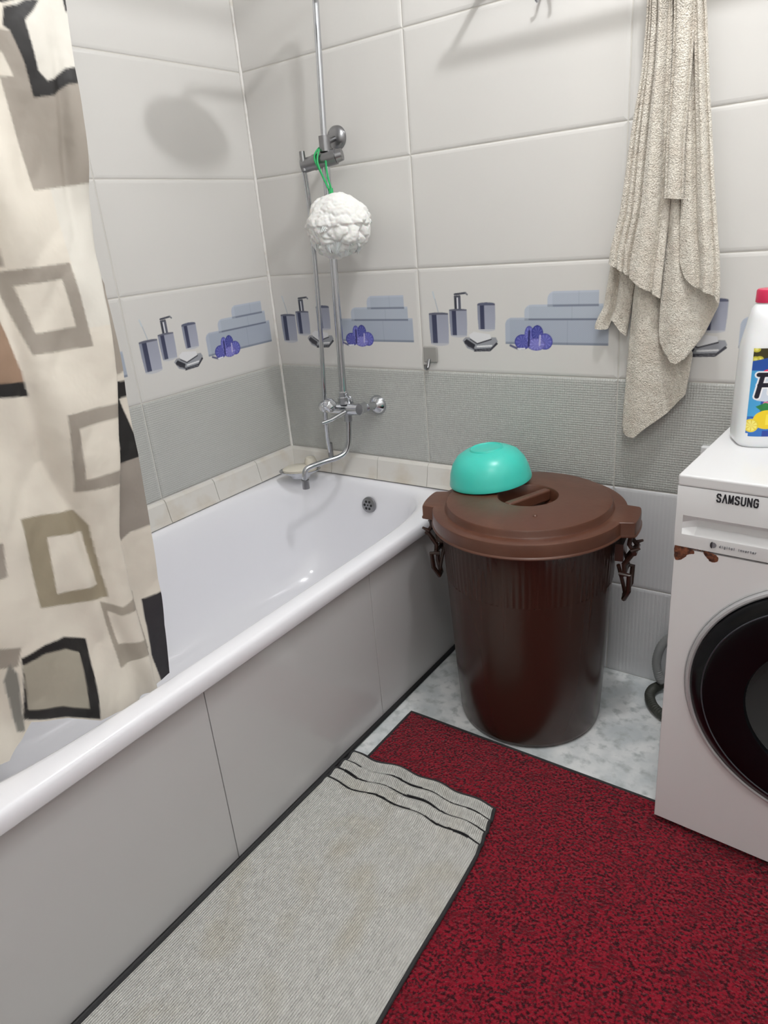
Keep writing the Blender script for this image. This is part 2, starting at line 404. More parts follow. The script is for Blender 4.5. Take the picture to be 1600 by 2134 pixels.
# mixer body
mx = MB(); mx.tube([W(.285, -.085, .778), W(.40, -.085, .784)], .0185, 24)
for s, (x, z) in enumerate(((.292, .778), (.40, .784))):
    mx.tube([W(x, -.085, z), W(x, -.055, z)], .0175, 20)
    mx.tube([W(x + (.012 if s else -.012), -.058, z), W(x + (.016 if s else -.016), -.012, z)], .0115, 16)
mxo = mx.build('mixer_body', M_chrome, sh)
for x in (.280, .414):
    MB().lathe([(.0095, .026), (.014, .024), (.026, .014), (.0325, .004), (.033, 0)], 36, W(x, 0, .780), My).build('wall_rose', M_chrome, sh)
h1 = MB(); h1.lathe([(.0001, .030), (.013, .029), (.020, .020), (.022, .006), (.018, -.006), (.0001, -.006)], 24, W(.312, -.118, .806), Matrix.Rotation(PI / 2 + .5, 4, 'X'), rf=lambda r, z, a: r * (1 + .07 * math.cos(6 * a)))
h1.build('tap_knob', M_chrome, sh)
h2 = MB(); h2.lathe([(.0001, .026), (.011, .025), (.017, .018), (.019, .004), (.015, -.006), (.0001, -.006)], 24, W(.286, -.112, .798), Matrix.Rotation(PI / 2 + .3, 4, 'X'), rf=lambda r, z, a: r * (1 + .08 * math.cos(5 * a)))
h2.build('tap_knob', M_chrome, sh)
lv = MB(); lv.tube([W(.352, -.10, .775), W(.336, -.155, .762), W(.322, -.185, .758)], [.0085, .0065, .006], 14); lv.tube([W(.355, -.075, .80), W(.357, -.09, .835)], [.008, .006], 12); lv.build('diverter_lever', M_chrome, sh)
cn = MB(); cn.lathe([(.0001, -.03), (.017, -.03), (.017, -.008), (.0145, -.006), (.0145, .008), (.012, .012)], 8, W(.343, -.088, .83)); cn.build('pipe_nut', M_chrome, sh, angle=20)
sp = spline([(.352, -.085, .765), (.351, -.087, .72), (.347, -.092, .668), (.340, -.104, .640), (.328, -.128, .628), (.30, -.172, .622), (.280, -.218, .617), (.272, -.234, .610), (.2695, -.240, .592), (.269, -.240, .572)], 8)
MB().tube([W(*p) for p in sp], .0088, 18).build('spout', M_chrome, sh)
MB().tube([W(.269, -.240, .578), W(.269, -.240, .548)], .0125, 18).build('aerator', M_steel, sh)
MB().tube([W(.352, -.085, .775), W(.351, -.086, .742)], .0135, 8).build('spout_nut', M_chrome, sh, angle=20)

# ---------------------------------------------------------------- bath puff on green cord
pu = thing('bath_puff', (.425, -.13, 1.335), 'round white net bath puff hanging by green cord from the shower slider', 'bath puff')
bm = bmesh.new(); bmesh.ops.create_icosphere(bm, subdivisions=6, radius=1)
for v in bm.verts:
    d = v.co.normalized(); n1 = noise.noise(d * 1.7 + Vector((3, 1, 7))); n2 = noise.noise(d * 3.4 + Vector((n1 * 2, 5, 1)))
    cr0 = max(0, min(1, .6 - d.z)); ru = abs(math.sin(9 * n1 + d.x * 3.2 + 1)) ** .8; rg1 = 1 - abs(noise.noise(d * 3.0 + Vector((9, 2, 4)))) * 2.2; rg2 = 1 - abs(noise.noise(d * 6.5 + Vector((1, 8, 3)))) * 2.2; r = .86 + .12 * n1 + .10 * (1 - max(0, rg1) ** 3) * (.4 + .6 * cr0) + .018 * (1 - max(0, rg2) ** 2) + .02 * n2
    fl = noise.noise(d * 11) * .018
    s = Vector((.092, .085, .082)) if d.z > 0 else Vector((.088, .08, .080))
    v.co = Vector((d.x * s.x, d.y * s.y, d.z * s.z)) * (r + fl + .13)
me = bpy.data.meshes.new('net_ball'); bm.to_mesh(me); bm.free(); me.materials.append(M_puff); me.polygons.foreach_set('use_smooth', [True] * len(me.polygons))
o = bpy.data.objects.new('net_ball', me); COL.objects.link(o); o.parent = pu
for k in range(11):          # petals of net on the lower half
    rnd = random.Random(k * 7 + 2); a0 = -2.9 + k * .42 + rnd.uniform(-.15, .15); el = rnd.uniform(-.9, .25)
    ax = Vector((math.cos(a0) * math.cos(el), math.sin(a0) * math.cos(el), math.sin(el))); up = Vector((0, 0, 1)); sd = ax.cross(up).normalized(); up = sd.cross(ax); V = []
    for i in range(15):
        for j in range(11):
            u = i / 14 * 2 - 1; v = j / 10
            p = ax * (.066 + .012 * v + .008 * (1 - u * u) + .004 * math.sin(u * 6 + k)) + sd * (.034 * u * (1 - .45 * v * v)) + up * (.018 - .052 * v * (1 - .25 * u * u)); V.append(p)
    r_ = mesh('net_petal', V, gridF(15, 11), M_puff, pu); m_ = r_.modifiers.new('thick', 'SOLIDIFY'); m_.thickness = .0008
# loose rings of net
for q in range(0):
    rnd = random.Random(q + 4); ax = Vector((rnd.uniform(-1, 1), rnd.uniform(-1, .4), rnd.uniform(-1, .8))).normalized(); up = ax.orthogonal().normalized(); sd = ax.cross(up)
    V = []; n = 90
    for i in range(n):
        a = 2 * PI * i / n; rad = .040 + .010 * math.sin(3 * a + q)
        for j, (h, e) in enumerate(((0, 0), (.5, .004), (1, .014))):
            wv = math.sin(a * 11 + q * 2) * (e)
            p = (up * math.cos(a) + sd * math.sin(a)) * (rad + wv) + ax * (.046 + .014 * h + .006 * h * math.sin(a * 7 + q)); V.append(p)
    F = [(i * 3 + j, ((i + 1) % n) * 3 + j, ((i + 1) % n) * 3 + j + 1, i * 3 + j + 1) for i in range(n) for j in range(2)]
    r_ = mesh('ruffle', V, F, M_puff, pu); m_ = r_.modifiers.new('thick', 'SOLIDIFY'); m_.thickness = .0008
L0 = Vector((.425, -.13, 1.335))
cd = MB()
top = Vector((.352, -.118, 1.515))
cd.tube([Vector(p) - L0 for p in spline([(.405, -.12, 1.42), (.372, -.118, 1.48), (.350, -.113, 1.52), (.347, -.085, 1.545), (.362, -.072, 1.548), (.372, -.09, 1.52), (.392, -.114, 1.47), (.409, -.12, 1.42)], 8)], .0028, 8)
cd.tube([Vector(p) - L0 for p in spline([(.407, -.125, 1.42), (.380, -.122, 1.47), (.362, -.116, 1.51), (.358, -.098, 1.541)], 8)], .0028, 8)
cd.tube([Vector((.407, -.125, 1.435)) - L0, Vector((.408, -.125, 1.408)) - L0], .0065, 10)
cd.build('cord', M_cord, pu)

# ---------------------------------------------------------------- soap dish in the corner, wall hook
sd_ = thing('soap_dish', (.138, -.120, .530), 'oval chrome soap dish with cream soap in the tub corner', 'soap dish')
rt = Matrix.Rotation(math.radians(35), 4, 'Z')
def ell(a, c): return lambda r, z, t: r
dsh = MB(); Ms = rt @ Matrix.Diagonal((1.15, .78, 1, 1))
dsh.lathe([(.0001, .002), (.03, .002), (.034, .010), (.062, .026), (.064, .029), (.062, .030), (.032, .016), (.0001, .014)], 48, (0, 0, 0), Ms)
dsh.build('dish', M_chrome, sd_)
so = MB(); so.lathe([(.0001, .017), (.038, .018), (.052, .026), (.053, .034), (.044, .041), (.0001, .044)], 40, (0, 0, 0), Ms); so.build('soap', M_soap, sd_)
dsh = MB(); dsh.lathe([(.0001, .02), (.020, .022), (.022, .05), (.016, .066), (.0001, .07)], 20, Vector((.022, .036, 0))); dsh.build('soap_piece', M_soap, sd_)

hk = thing('wall_hook', (.630, 0, .915), 'small grey clear plastic hook stuck on the printed tile border left of the towel', 'hook')
o = MB().box((-.022, -.008, .012), (.026, -.0005, .060)).build('backplate', M_hook, hk); bevel(o, .0075, 4)
MB().tube(spline([(-.002, -.007, .022), (-.002, -.014, .006), (-.002, -.022, -.004), (-.002, -.030, .000), (-.002, -.031, .010)], 6), .0052, 12).build('hook_arm', M_steel, hk)

# ---------------------------------------------------------------- towel rail and towel
rl = thing('towel_rail', (1.3, 0, 1.835), 'chrome towel rail carrying the beige towel on the back wall', 'towel rail')
MB().tube([(-.47, -.094, .0), (.84, -.094, .0)], .0105, 18).build('rail', M_chrome, rl)
for x in (-.455, .82):
    MB().tube([(x, -.002, .0), (x, -.094, .0)], .008, 14).build('bracket', M_chrome, rl)
    MB().lathe([(.0001, .012), (.014, .012), (.022, .004), (.023, .0005)], 28, (x, 0, 0), My).build('wall_plate', M_chrome, rl)
hw = thing('wall_hook', (1.005, 0, 1.80), 'small chrome double hook high on the wall left of the towel', 'hook')
MB().lathe([(.0001, .006), (.012, .006), (.014, .0005)], 24, (0, 0, .01), My).build('wall_plate', M_chrome, hw)
for x in (-.016, .016):
    MB().tube(spline([(x * .4, -.006, .008), (x * .7, -.014, -.006), (x, -.016, -.022), (x * 1.2, -.021, -.027), (x * 1.3, -.026, -.020)], 6), .0032, 10).build('hook_arm', M_chrome, hw)
TW = thing('bath_towel', (1.3, -.06, 1.03), 'beige terry towel hanging bunched with pointed corners from the rail above the washing machine', 'towel')
def ev(P, z):
    P = sorted(P, key=lambda p: p[1]); return float(np.interp(z, [p[1] for p in P], [p[0] for p in P]))
def flap(Lp, Rp, Bp, depth, ztop, folds, nu=46, nv=70, th=.007, bulge=.012):
    bx = [p[0] for p in Bp]; bz = [p[1] for p in Bp]; V = []
    for j in range(nv + 1):
        v = j / nv
        for i in range(nu + 1):
            u = i / nu
            zb = float(np.interp(bx[0] + (bx[-1] - bx[0]) * u, bx, bz))
            z = ztop + (zb - ztop) * v; xl, xr = ev(Lp, z), ev(Rp, z)
            # blend towards the hem's own x so that hem corners meet
            x = xl + (xr - xl) * u; hx = bx[0] + (bx[-1] - bx[0]) * u; k = max(0, (v - .8) / .2) ** 2; x = x * (1 - k) + hx * k
            y = depth - bulge * math.sin(PI * min(1, max(0, u))) ** .6 + .010
            for (fu, fw, fa, lean) in folds:
                c = fu + lean * (v - .5); y += 1.7 * fa * math.exp(-((u - c) / fw) ** 2) * (.55 + .45 * min(1, 1.4 - v))
            y -= .036 * min(1, max(0, (z - 1.66) / .14)) ** 1.5; y += .0022 * noise.noise(Vector((x * 22, z * 9, depth * 50)))
            V.append((x - 1.3, y + .06, z - 1.03))
    n = nu + 1; m = n * (nv + 1); F = gridF(n, nv + 1)
    # thickness
    back = [(a, b_ + th, c) for a, b_, c in V]
    F2 = [tuple(m + i for i in f[::-1]) for f in F]; rim = []
    bd = [i for i in range(n)] + [j * n + nu for j in range(1, nv + 1)] + [nv * n + i for i in range(nu - 1, -1, -1)] + [j * n for j in range(nv - 1, 0, -1)]
    for a, b_ in zip(bd, bd[1:] + bd[:1]): rim.append((a, b_, m + b_, m + a))
    return V + back, F + F2 + rim
ZT = 1.845
T_A_l = [(1.262, 1.85), (1.253, 1.71), (1.245, 1.582), (1.226, 1.446), (1.21, 1.298), (1.189, 1.187), (1.19, 1.1)]
T_A_r = [(1.306, 1.85), (1.305, 1.7), (1.313, 1.527), (1.323, 1.329), (1.318, 1.239), (1.314, 1.112)]
T_A_b = [(1.189, 1.193), (1.227, 1.171), (1.262, 1.144), (1.285, 1.128), (1.312, 1.11)]
T_B_l = [(1.310, 1.85), (1.311, 1.696), (1.314, 1.569), (1.311, 1.435), (1.313, 1.325)]
T_B_r = [(1.350, 1.85), (1.352, 1.687), (1.353, 1.562), (1.349, 1.43), (1.353, 1.321)]
T_B_b = [(1.313, 1.327), (1.353, 1.321)]
T_C_l = [(1.335, 1.85), (1.333, 1.693), (1.345, 1.431), (1.346, 1.317), (1.346, 1.237), (1.35, 1.19)]
T_C_r = [(1.365, 1.85), (1.368, 1.686), (1.389, 1.514), (1.414, 1.33), (1.432, 1.212), (1.443, 1.089)]
T_C_b = [(1.35, 1.191), (1.367, 1.154), (1.392, 1.132), (1.423, 1.119), (1.442, 1.097)]
T_D_l = [(1.312, 1.4), (1.31, 1.359), (1.313, 1.238), (1.31, 1.089), (1.309, 1.021)]
T_D_r = [(1.37, 1.4), (1.38, 1.3), (1.395, 1.234), (1.438, 1.108), (1.438, 1.06)]
T_D_b = [(1.31, 1.03), (1.315, 1.005), (1.328, .981), (1.345, .962), (1.358, .957), (1.378, .971), (1.407, 1.017), (1.436, 1.087)]
T_E_l = [(1.255, 1.25), (1.25, 1.198), (1.241, 1.11), (1.236, 1.018), (1.229, .835), (1.228, .777)]
T_E_r = [(1.30, 1.25), (1.31, 1.196), (1.345, 1.086), (1.385, .974), (1.378, .857)]
T_E_b = [(1.228, .785), (1.232, .768), (1.241, .761), (1.262, .759), (1.289, .786), (1.334, .823), (1.376, .875)]
T_F_l = [(1.195, 1.3), (1.184, 1.245), (1.178, 1.179), (1.165, 1.088), (1.142, 1.033)]
T_F_r = [(1.25, 1.3), (1.247, 1.241), (1.241, 1.132), (1.234, 1.087), (1.226, 1.015)]
T_F_b = [(1.144, 1.033), (1.176, 1.031), (1.191, 1.056), (1.21, 1.029), (1.226, 1.014)]
tb = MB()
for args in [
    (T_F_l, T_F_r, T_F_b, -.036, 1.30, [(.35, .10, .012, .1)], 30, 30),
    (T_E_l, T_E_r, T_E_b, -.044, 1.25, [(.75, .2, .014, .1), (.2, .12, -.006, 0)], 40, 60),
    (T_D_l, T_D_r, T_D_b, -.062, 1.40, [(.78, .2, .018, .05), (.3, .15, -.006, 0)], 40, 60),
    (T_A_l, T_A_r, T_A_b, -.078, ZT, [(.12, .025, .006, .05), (.24, .02, .007, .08), (.44, .025, .010, -.1), (.84, .04, .010, -.05), (.62, .12, -.007, 0)], 90, 110),
    (T_C_l, T_C_r, T_C_b, -.080, ZT, [(.35, .08, .010, .3), (.7, .1, -.006, 0), (.85, .05, .007, 0)], 44, 110),
    (T_B_l, T_B_r, T_B_b, -.096, ZT, [(.12, .05, .005, .1), (.88, .05, .005, 0)], 40, 90)]:
    V, F = flap(*args); tb.add(V, F)
# over the rail and down behind it
V = []; nu = 40
path = [(-.117, 1.835), (-.116, 1.846), (-.109, 1.856), (-.094, 1.862), (-.079, 1.855), (-.073, 1.84), (-.066, 1.7), (-.066, 1.5), (-.052, 1.3), (-.044, 1.2)]
for j, (y, z) in enumerate(path):
    for i in range(nu + 1):
        u = i / nu; x = 1.262 + .104 * u if z > 1.8 else ev(T_A_l, z) + .004 + (ev(T_C_r, z) - .008 - ev(T_A_l, z)) * u
        V.append((x - 1.3, y + .06 + .003 * math.sin(u * 22 + j * .3), z - 1.03))
m_ = len(V); F = gridF(nu + 1, len(path)); V2 = [(a, b_ + (.007 if j > 0 else .007), c) for j, (a, b_, c) in enumerate(V)]
tb.add(V, F)
o = tb.build('towel_cloth', M_towel, TW, angle=70)
# stitched hem lines
hm = MB()
for P, d in ((T_A_b, -.0835), (T_C_b, -.0855), (T_B_b, -.098), (T_D_b, -.066), (T_E_b, -.049)):
    pass

# ---------------------------------------------------------------- bin
bn = thing('lidded_bin', (1.066, -.272, 0), 'big dark brown plastic barrel bin with clip handles between bathtub and washing machine', 'bin')
def rib(r, z, a):
    if .44 < z < .572: return r + .0012 * math.cos(a * 90)
    return r + .0012 * math.cos(a * 12) * min(1, z * 3)
b = MB(); b.lathe([(.0001, .004), (.17, .004), (.176, 0), (.186, 0), (.193, .006), (.196, .018), (.2035, .15), (.2105, .30), (.2175, .44), (.2178, .4401), (.2245, .572), (.2265, .574), (.229, .59), (.224, .600), (.2185, .598), (.214, .50), (.19, .02), (.0001, .015)], 360, rf=rib)
b.build('barrel', M_bin, bn, angle=50)
LA = [math.radians(9), math.radians(192)]
def lug(r, z, a):
    if r < .238: return r
    for c in LA:
        d = abs((a - c + PI) % (2 * PI) - PI)
        if d < .24: return r + .030 * min(1, max(0, (.24 - d) / .05))
    return r
b = MB(); b.lathe([(.2325, .586), (.2345, .5845), (.2490, .585), (.2505, .588), (.2495, .590), (.2475, .592), (.2475, .618), (.246, .6225), (.2425, .624), (.2235, .6255), (.218, .624), (.2145, .6245), (.2120, .628), (.2105, .6385), (.208, .6425), (.204, .6435), (.14, .649), (.083, .652), (.078, .6515), (.0755, .648), (.072, .618), (.066, .612), (.0001, .610)], 360, rf=lug)
b.lathe([(.2325, .586), (.23, .61), (.2, .63), (.14, .64), (.09, .640), (.082, .605), (.0001, .602)], 180)
ldo = b.build('lid', M_lid, bn, angle=35); tag(ldo, 'lighter brown domed lid with sunken grip')
o = MB().box((-.072, -.011, .620), (.072, .011, .6500), M=Matrix.Rotation(math.radians(68), 4, 'Z')).build('grip_bar', M_lid, ldo); bevel(o, .005, 3)
# bead moulded in the lid
MB().lathe([(.0001, .003), (.004, .0022), (.006, 0)], 16, (.07, -.115, .6495)).build('moulding_dot', M_lid, ldo)
def clip(ang):
    R = Matrix.Rotation(ang, 4, 'Z')
    def q(r, t, z): return R @ Vector((r, t, z))
    r_ = bpy.data.objects.new('clip_handle', None)
    b = MB()
    for t in (-.022, .022):
        b.tube([q(.262, t, .586), q(.258, t, .555), q(.270, t, .535), q(.248, t, .500), q(.250, t, .478), q(.244, t, .468)], [.0065, .006, .006, .0065, .006, .006], 8)
    b.tube([q(.272, -.028, .534), q(.272, .028, .534)], .006, 8)
    b.tube([q(.250, -.028, .478), q(.250, .028, .478)], .006, 8)
    b.box((.226, -.03, .51), (.246, .03, .556), M=R)
    b.tube([q(.264, -.026, .540), q(.284, -.026, .549)], [.006, .003], 8); b.tube([q(.264, .026, .540), q(.284, .026, .549)], [.006, .003], 8)
    h = b.build('clip', M_bin, bn)
    lp = MB(); lp.tube([q(.238, -.026, .476), q(.262, -.028, .474), q(.262, -.024, .428), q(.250, -.012, .398), q(.248, .012, .398), q(.260, .024, .428), q(.262, .028, .474), q(.238, .026, .476)], .0065, 8)
    lp.tube([q(.236, -.03, .500), q(.246, -.01, .44), q(.252, .0, .40)], .005, 8)
    lp.build('loop', M_bin, h); return h
clip(LA[0] - .02); clip(LA[1] + .02)

# ---------------------------------------------------------------- bowl on the lid
bw = thing('plastic_bowl', (.930, -.212, .655), 'turquoise plastic bowl turned upside down on the brown bin lid', 'bowl')
bw.rotation_euler = (math.radians(2), math.radians(-5), 0)
b = MB(); b.lathe([(.1085, .0), (.1115, .001), (.1120, .004), (.1100, .012), (.1065, .032), (.098, .055), (.083, .075), (.062, .087), (.046, .0905), (.044, .0945), (.0415, .095), (.040, .0925), (.0001, .091)], 96)
b.lathe([(.1085, 0), (.106, .012), (.102, .032), (.094, .053), (.080, .071), (.060, .083), (.0001, .087)], 96)
b.build('bowl_shell', M_teal, bw, angle=50)

# ---------------------------------------------------------------- rugs
rg = thing('red_rug', (1.5, -1.4, 0), 'speckled dark red carpet runner with black edge on the floor before the washing machine', 'rug')
c_ = [(.790, -.474), (2.36, -.494), (2.36, -2.4), (.790, -2.4)]
V = []; nx, ny = 90, 110
for j in range(ny):
    for i in range(nx):
        u, v = i / (nx - 1), j / (ny - 1); x = .788 + u * 1.55; y = -.476 - .008 * u - v * 1.92
        V.append((x - 1.5, y + 1.4, .0075 + .0012 * noise.noise(Vector((x * 5, y * 5, 0)))))
k = len(V); F = gridF(nx, ny); bd = [i for i in range(nx)] + [j * nx + nx - 1 for j in range(1, ny)] + [(ny - 1) * nx + i for i in range(nx - 2, -1, -1)] + [j * nx for j in range(ny - 2, 0, -1)]
for q in bd: V.append((V[q][0], V[q][1], .0006))
F += [(bd[i], bd[(i + 1) % len(bd)], k + (i + 1) % len(bd), k + i) for i in range(len(bd))]
mesh('carpet_pile', V, F, M_rug, rg)
b = MB(); b.tube([(V[q][0], V[q][1], .0055) for q in bd], .0045, 8, closed=True); b.build('edge_binding', M_bind, rg)

mt = thing('white_mat', (.95, -1.3, 0), 'worn off-white ribbed cotton mat with rucked black-striped end beside the bath panel', 'mat')
def pleat(v):   # v = distance from the far end
    if v < .135: return .013 * (.5 - .5 * math.cos(2 * PI * (v + .008) / .036)) * (1 - .5 * v / .135)
    return 0
nx, ny = 150, 420; V = []; UV = []
for j in range(ny):
    vv = j / (ny - 1); s = vv * 1.30 if vv < .0 else (vv ** 1.25) * 1.35
    for i in range(nx):
        u = i / (nx - 1)
        yf = -.700 - .018 * math.sin(u * 7 + .6) * (1 - u) + .004 * math.sin(u * 23) + .006 * (1 - u)
        y = yf - s
        xl = .7415 if s > .14 else .752 + (.7415 - .752) * (s / .14)
        if s < .14: xl -= .01 * math.sin(s * 40) * 0
        xr = 1.170 + (.018 if s > .12 else .018 * s / .12) + .030 * min(1, max(0, (s - .12) / .5)) + .003 * math.sin(s * 9)
        x = xl + (xr - xl) * u
        z = .0150 + pleat(s + .006 * math.sin(u * 9)) * (.5 + .5 * min(1, u * 3 + .3)) + .0016 * noise.noise(Vector((x * 9, y * 7, 2)))
        if s > .14: z += .004 * math.exp(-((u - .32) / .03) ** 2) * math.exp(-((s - .22) / .07) ** 2)
        V.append((x - .95, y + 1.3, z)); UV.append((u, s))
UV = np.array(UV)
U_, S_ = UV[:, 0], UV[:, 1]
C = np.empty((len(UV), 3)); C[:] = (200, 200, 195)
st = np.array([noise.noise(Vector((u * 4, q * 8, 14))) + .6 * noise.noise(Vector((u * 8, q * 16, 1))) for u, q in UV]); C -= np.clip(st, 0, 1)[:, None] * np.array([10, 14, 22])
st = np.array([noise.noise(Vector((u * 26, q * 52, 4))) for u, q in UV]); C -= np.clip(st, -1, 1)[:, None] * np.array([9, 9, 9])
wob = .004 * np.sin(U_ * 9) + .0016 * np.sin(U_ * 25 + 1)
for s0, ua, ub in ((.034, .22, 1.0), (.070, .0, 1.0), (.108, .0, 1.0)):
    hw = .0044 * (1 + .35 * np.sin(U_ * 13 + s0 * 90)); m = (abs(S_ + wob * .6 - s0) < hw) & (U_ >= ua) & (U_ <= ub); C[m] = (38, 38, 40)
m = (abs(S_ - .036 + .0) < .0035) & (U_ < .14); C[m] = (38, 38, 40)
k = len(V); F = gridF(nx, ny); bd = [i for i in range(nx)] + [j * nx + nx - 1 for j in range(1, ny)] + [(ny - 1) * nx + i for i in range(nx - 2, -1, -1)] + [j * nx for j in range(ny - 2, 0, -1)]
for q in bd: V.append((V[q][0], V[q][1], V[q][2] - .004))
F += [(bd[i], bd[(i + 1) % len(bd)], k + (i + 1) % len(bd), k + i) for i in range(len(bd))]
o = mesh('mat_cloth', V, F, M_mat, mt); setcol(o.data, 'print', lin(np.r_[C, np.repeat([[200, 200, 195]], len(bd), 0)]))
b = MB(); b.tube([(V[q][0], V[q][1], V[q][2] - .001) for q in bd], .0042, 8, closed=True); b.build('edge_binding', M_bind, mt)

# ---------------------------------------------------------------- washing machine
WY = -.0616
wm = thing('washing_machine', (1.4903, -.5383, .009), 'white front-loading washing machine with rust spots and black round door', 'washing machine', WY)
H = .85 - .009; D = .46; WD = .60
# front plate with a round opening
def platehole(x0, x1, z0, z1, cx, cz, r, y, n=96):
    V = []; outer = []
    for k in range(n):
        a = 2 * PI * k / n; ca, sa = math.cos(a), math.sin(a); V.append((cx + r * ca, y, cz + r * sa))
        t = min(((x1 - cx) / ca if ca > 1e-9 else (x0 - cx) / ca if ca < -1e-9 else 1e9), ((z1 - cz) / sa if sa > 1e-9 else (z0 - cz) / sa if sa < -1e-9 else 1e9))
        outer.append((cx + t * ca, y, cz + t * sa))
    V += outer
    F = [(k, (k + 1) % n, n + (k + 1) % n, n + k) for k in range(n)]
    # corners
    for (X, Z) in ((x0, z0), (x1, z0), (x1, z1), (x0, z1)):
        V.append((X, y, Z)); c = len(V) - 1; ang = math.atan2(Z - cz, X - cx) % (2 * PI); k = int(ang / (2 * PI / n)); F.append((n + k, n + (k + 1) % n, c))
    return V, F
DC = (.3005, .4286 - .009); DR = .262
b = MB()
b.box((0, .10, .018), (WD, D, H - .022))
o = b.build('body', M_white, wm, smooth=False); bevel(o, .006, 3)
b = MB(); V, F = platehole(0, WD, .018, .700 - .009, DC[0], DC[1], .243, 0); b.add(V, F)
b.box((0, .0, .018), (.0005, .1, .691)); b.box((WD - .0005, 0, .018), (WD, .1, .691)); b.box((0, 0, .0175), (WD, .1, .018)); b.box((0, 0, .6905), (WD, .1, .691))
b.build('front_plate', M_white, wm, smooth=False)
b = MB().box((-.002, -.004, H - .022), (WD + .002, D, H)); o = b.build('top_cover', M_panel, wm, smooth=False); bevel(o, .004, 3)
# control panel with a long grip recess
b = MB(); zt = H - .0225; z3 = .771 - .009; z2 = .732 - .009; z1 = .705 - .009; xa, xb = .020, WD - .02
prof = [(0.1, zt), (-.003, zt), (-.004, zt - .003), (-.0045, z3), (.016, z3 - .014), (.016, z2 + .012), (-.0035, z2), (-.004, z2 - .003), (-.002, z1), (.1, z1)]
flat = [(0.1, zt), (-.003, zt), (-.004, zt - .003), (-.0045, z3), (-.0044, z3 - .014), (-.0044, z2 + .012), (-.0042, z2), (-.004, z2 - .003), (-.002, z1), (.1, z1)]
V = []; xs = [(-.001, flat), (.012, flat), (.034, prof), (WD - .034, prof), (WD - .012, flat), (WD + .001, flat)]
for x, pr in xs:
    for (y, z) in pr: V.append((x, y, z))
n = len(prof); F = [(i * n + k, i * n + (k + 1) % n, (i + 1) * n + (k + 1) % n, (i + 1) * n + k) for i in range(len(xs) - 1) for k in range(n)]
F += [tuple(range(n)), tuple(5 * n + k for k in range(n))]
b.add(V, F); b.build('control_panel', M_panel, wm, angle=25)
# feet
for (x, y) in ((.05, .05), (.55, .05), (.05, .40), (.55, .40)):
    MB().lathe([(.0001, 0), (.019, 0), (.019, .009), (.008, .010), (.008, .02)], 20, (x, y, 0 if y < .2 else -.0085), caps=(False, True)).build('foot', M_blackstrip, wm)
# door
MF = Matrix.Rotation(PI / 2, 4, 'X')
dr = MB(); dr.lathe([(.248, -.012), (.2615, .0002), (.2625, .003), (.2605, .0045), (.2598, .0035), (.2590, .0045), (.2585, .0085), (.256, .0115), (.252, .012), (.249, .010), (.248, .006)], 128, (DC[0], 0, DC[1]), MF)
dor = dr.build('door_ring', M_silver, wm)
dg = MB(); dg.lathe([(.2475, -.004), (.247, .011), (.243, .0165), (.229, .0235), (.222, .0262), (.215, .027), (.150, .0275), (.146, .026), (.143, .020)], 128, (DC[0], 0, DC[1]), MF)
dgo = dg.build('door_glass', M_glass, wm)
db = MB(); db.lathe([(.143, .020), (.140, .012), (.128, -.010), (.10, -.045), (.06, -.07), (.0001, -.078)], 96, (DC[0], 0, DC[1]), MF)
db.build('glass_bowl', M_bowl, dgo)
db = MB(); db.lathe([(.2235, .0262), (.2225, .0285), (.2205, .0270)], 128, (DC[0], 0, DC[1]), MF); db.build('inner_rim', mat('dark_grey_rim', (58, 60, 66), .3), dgo)
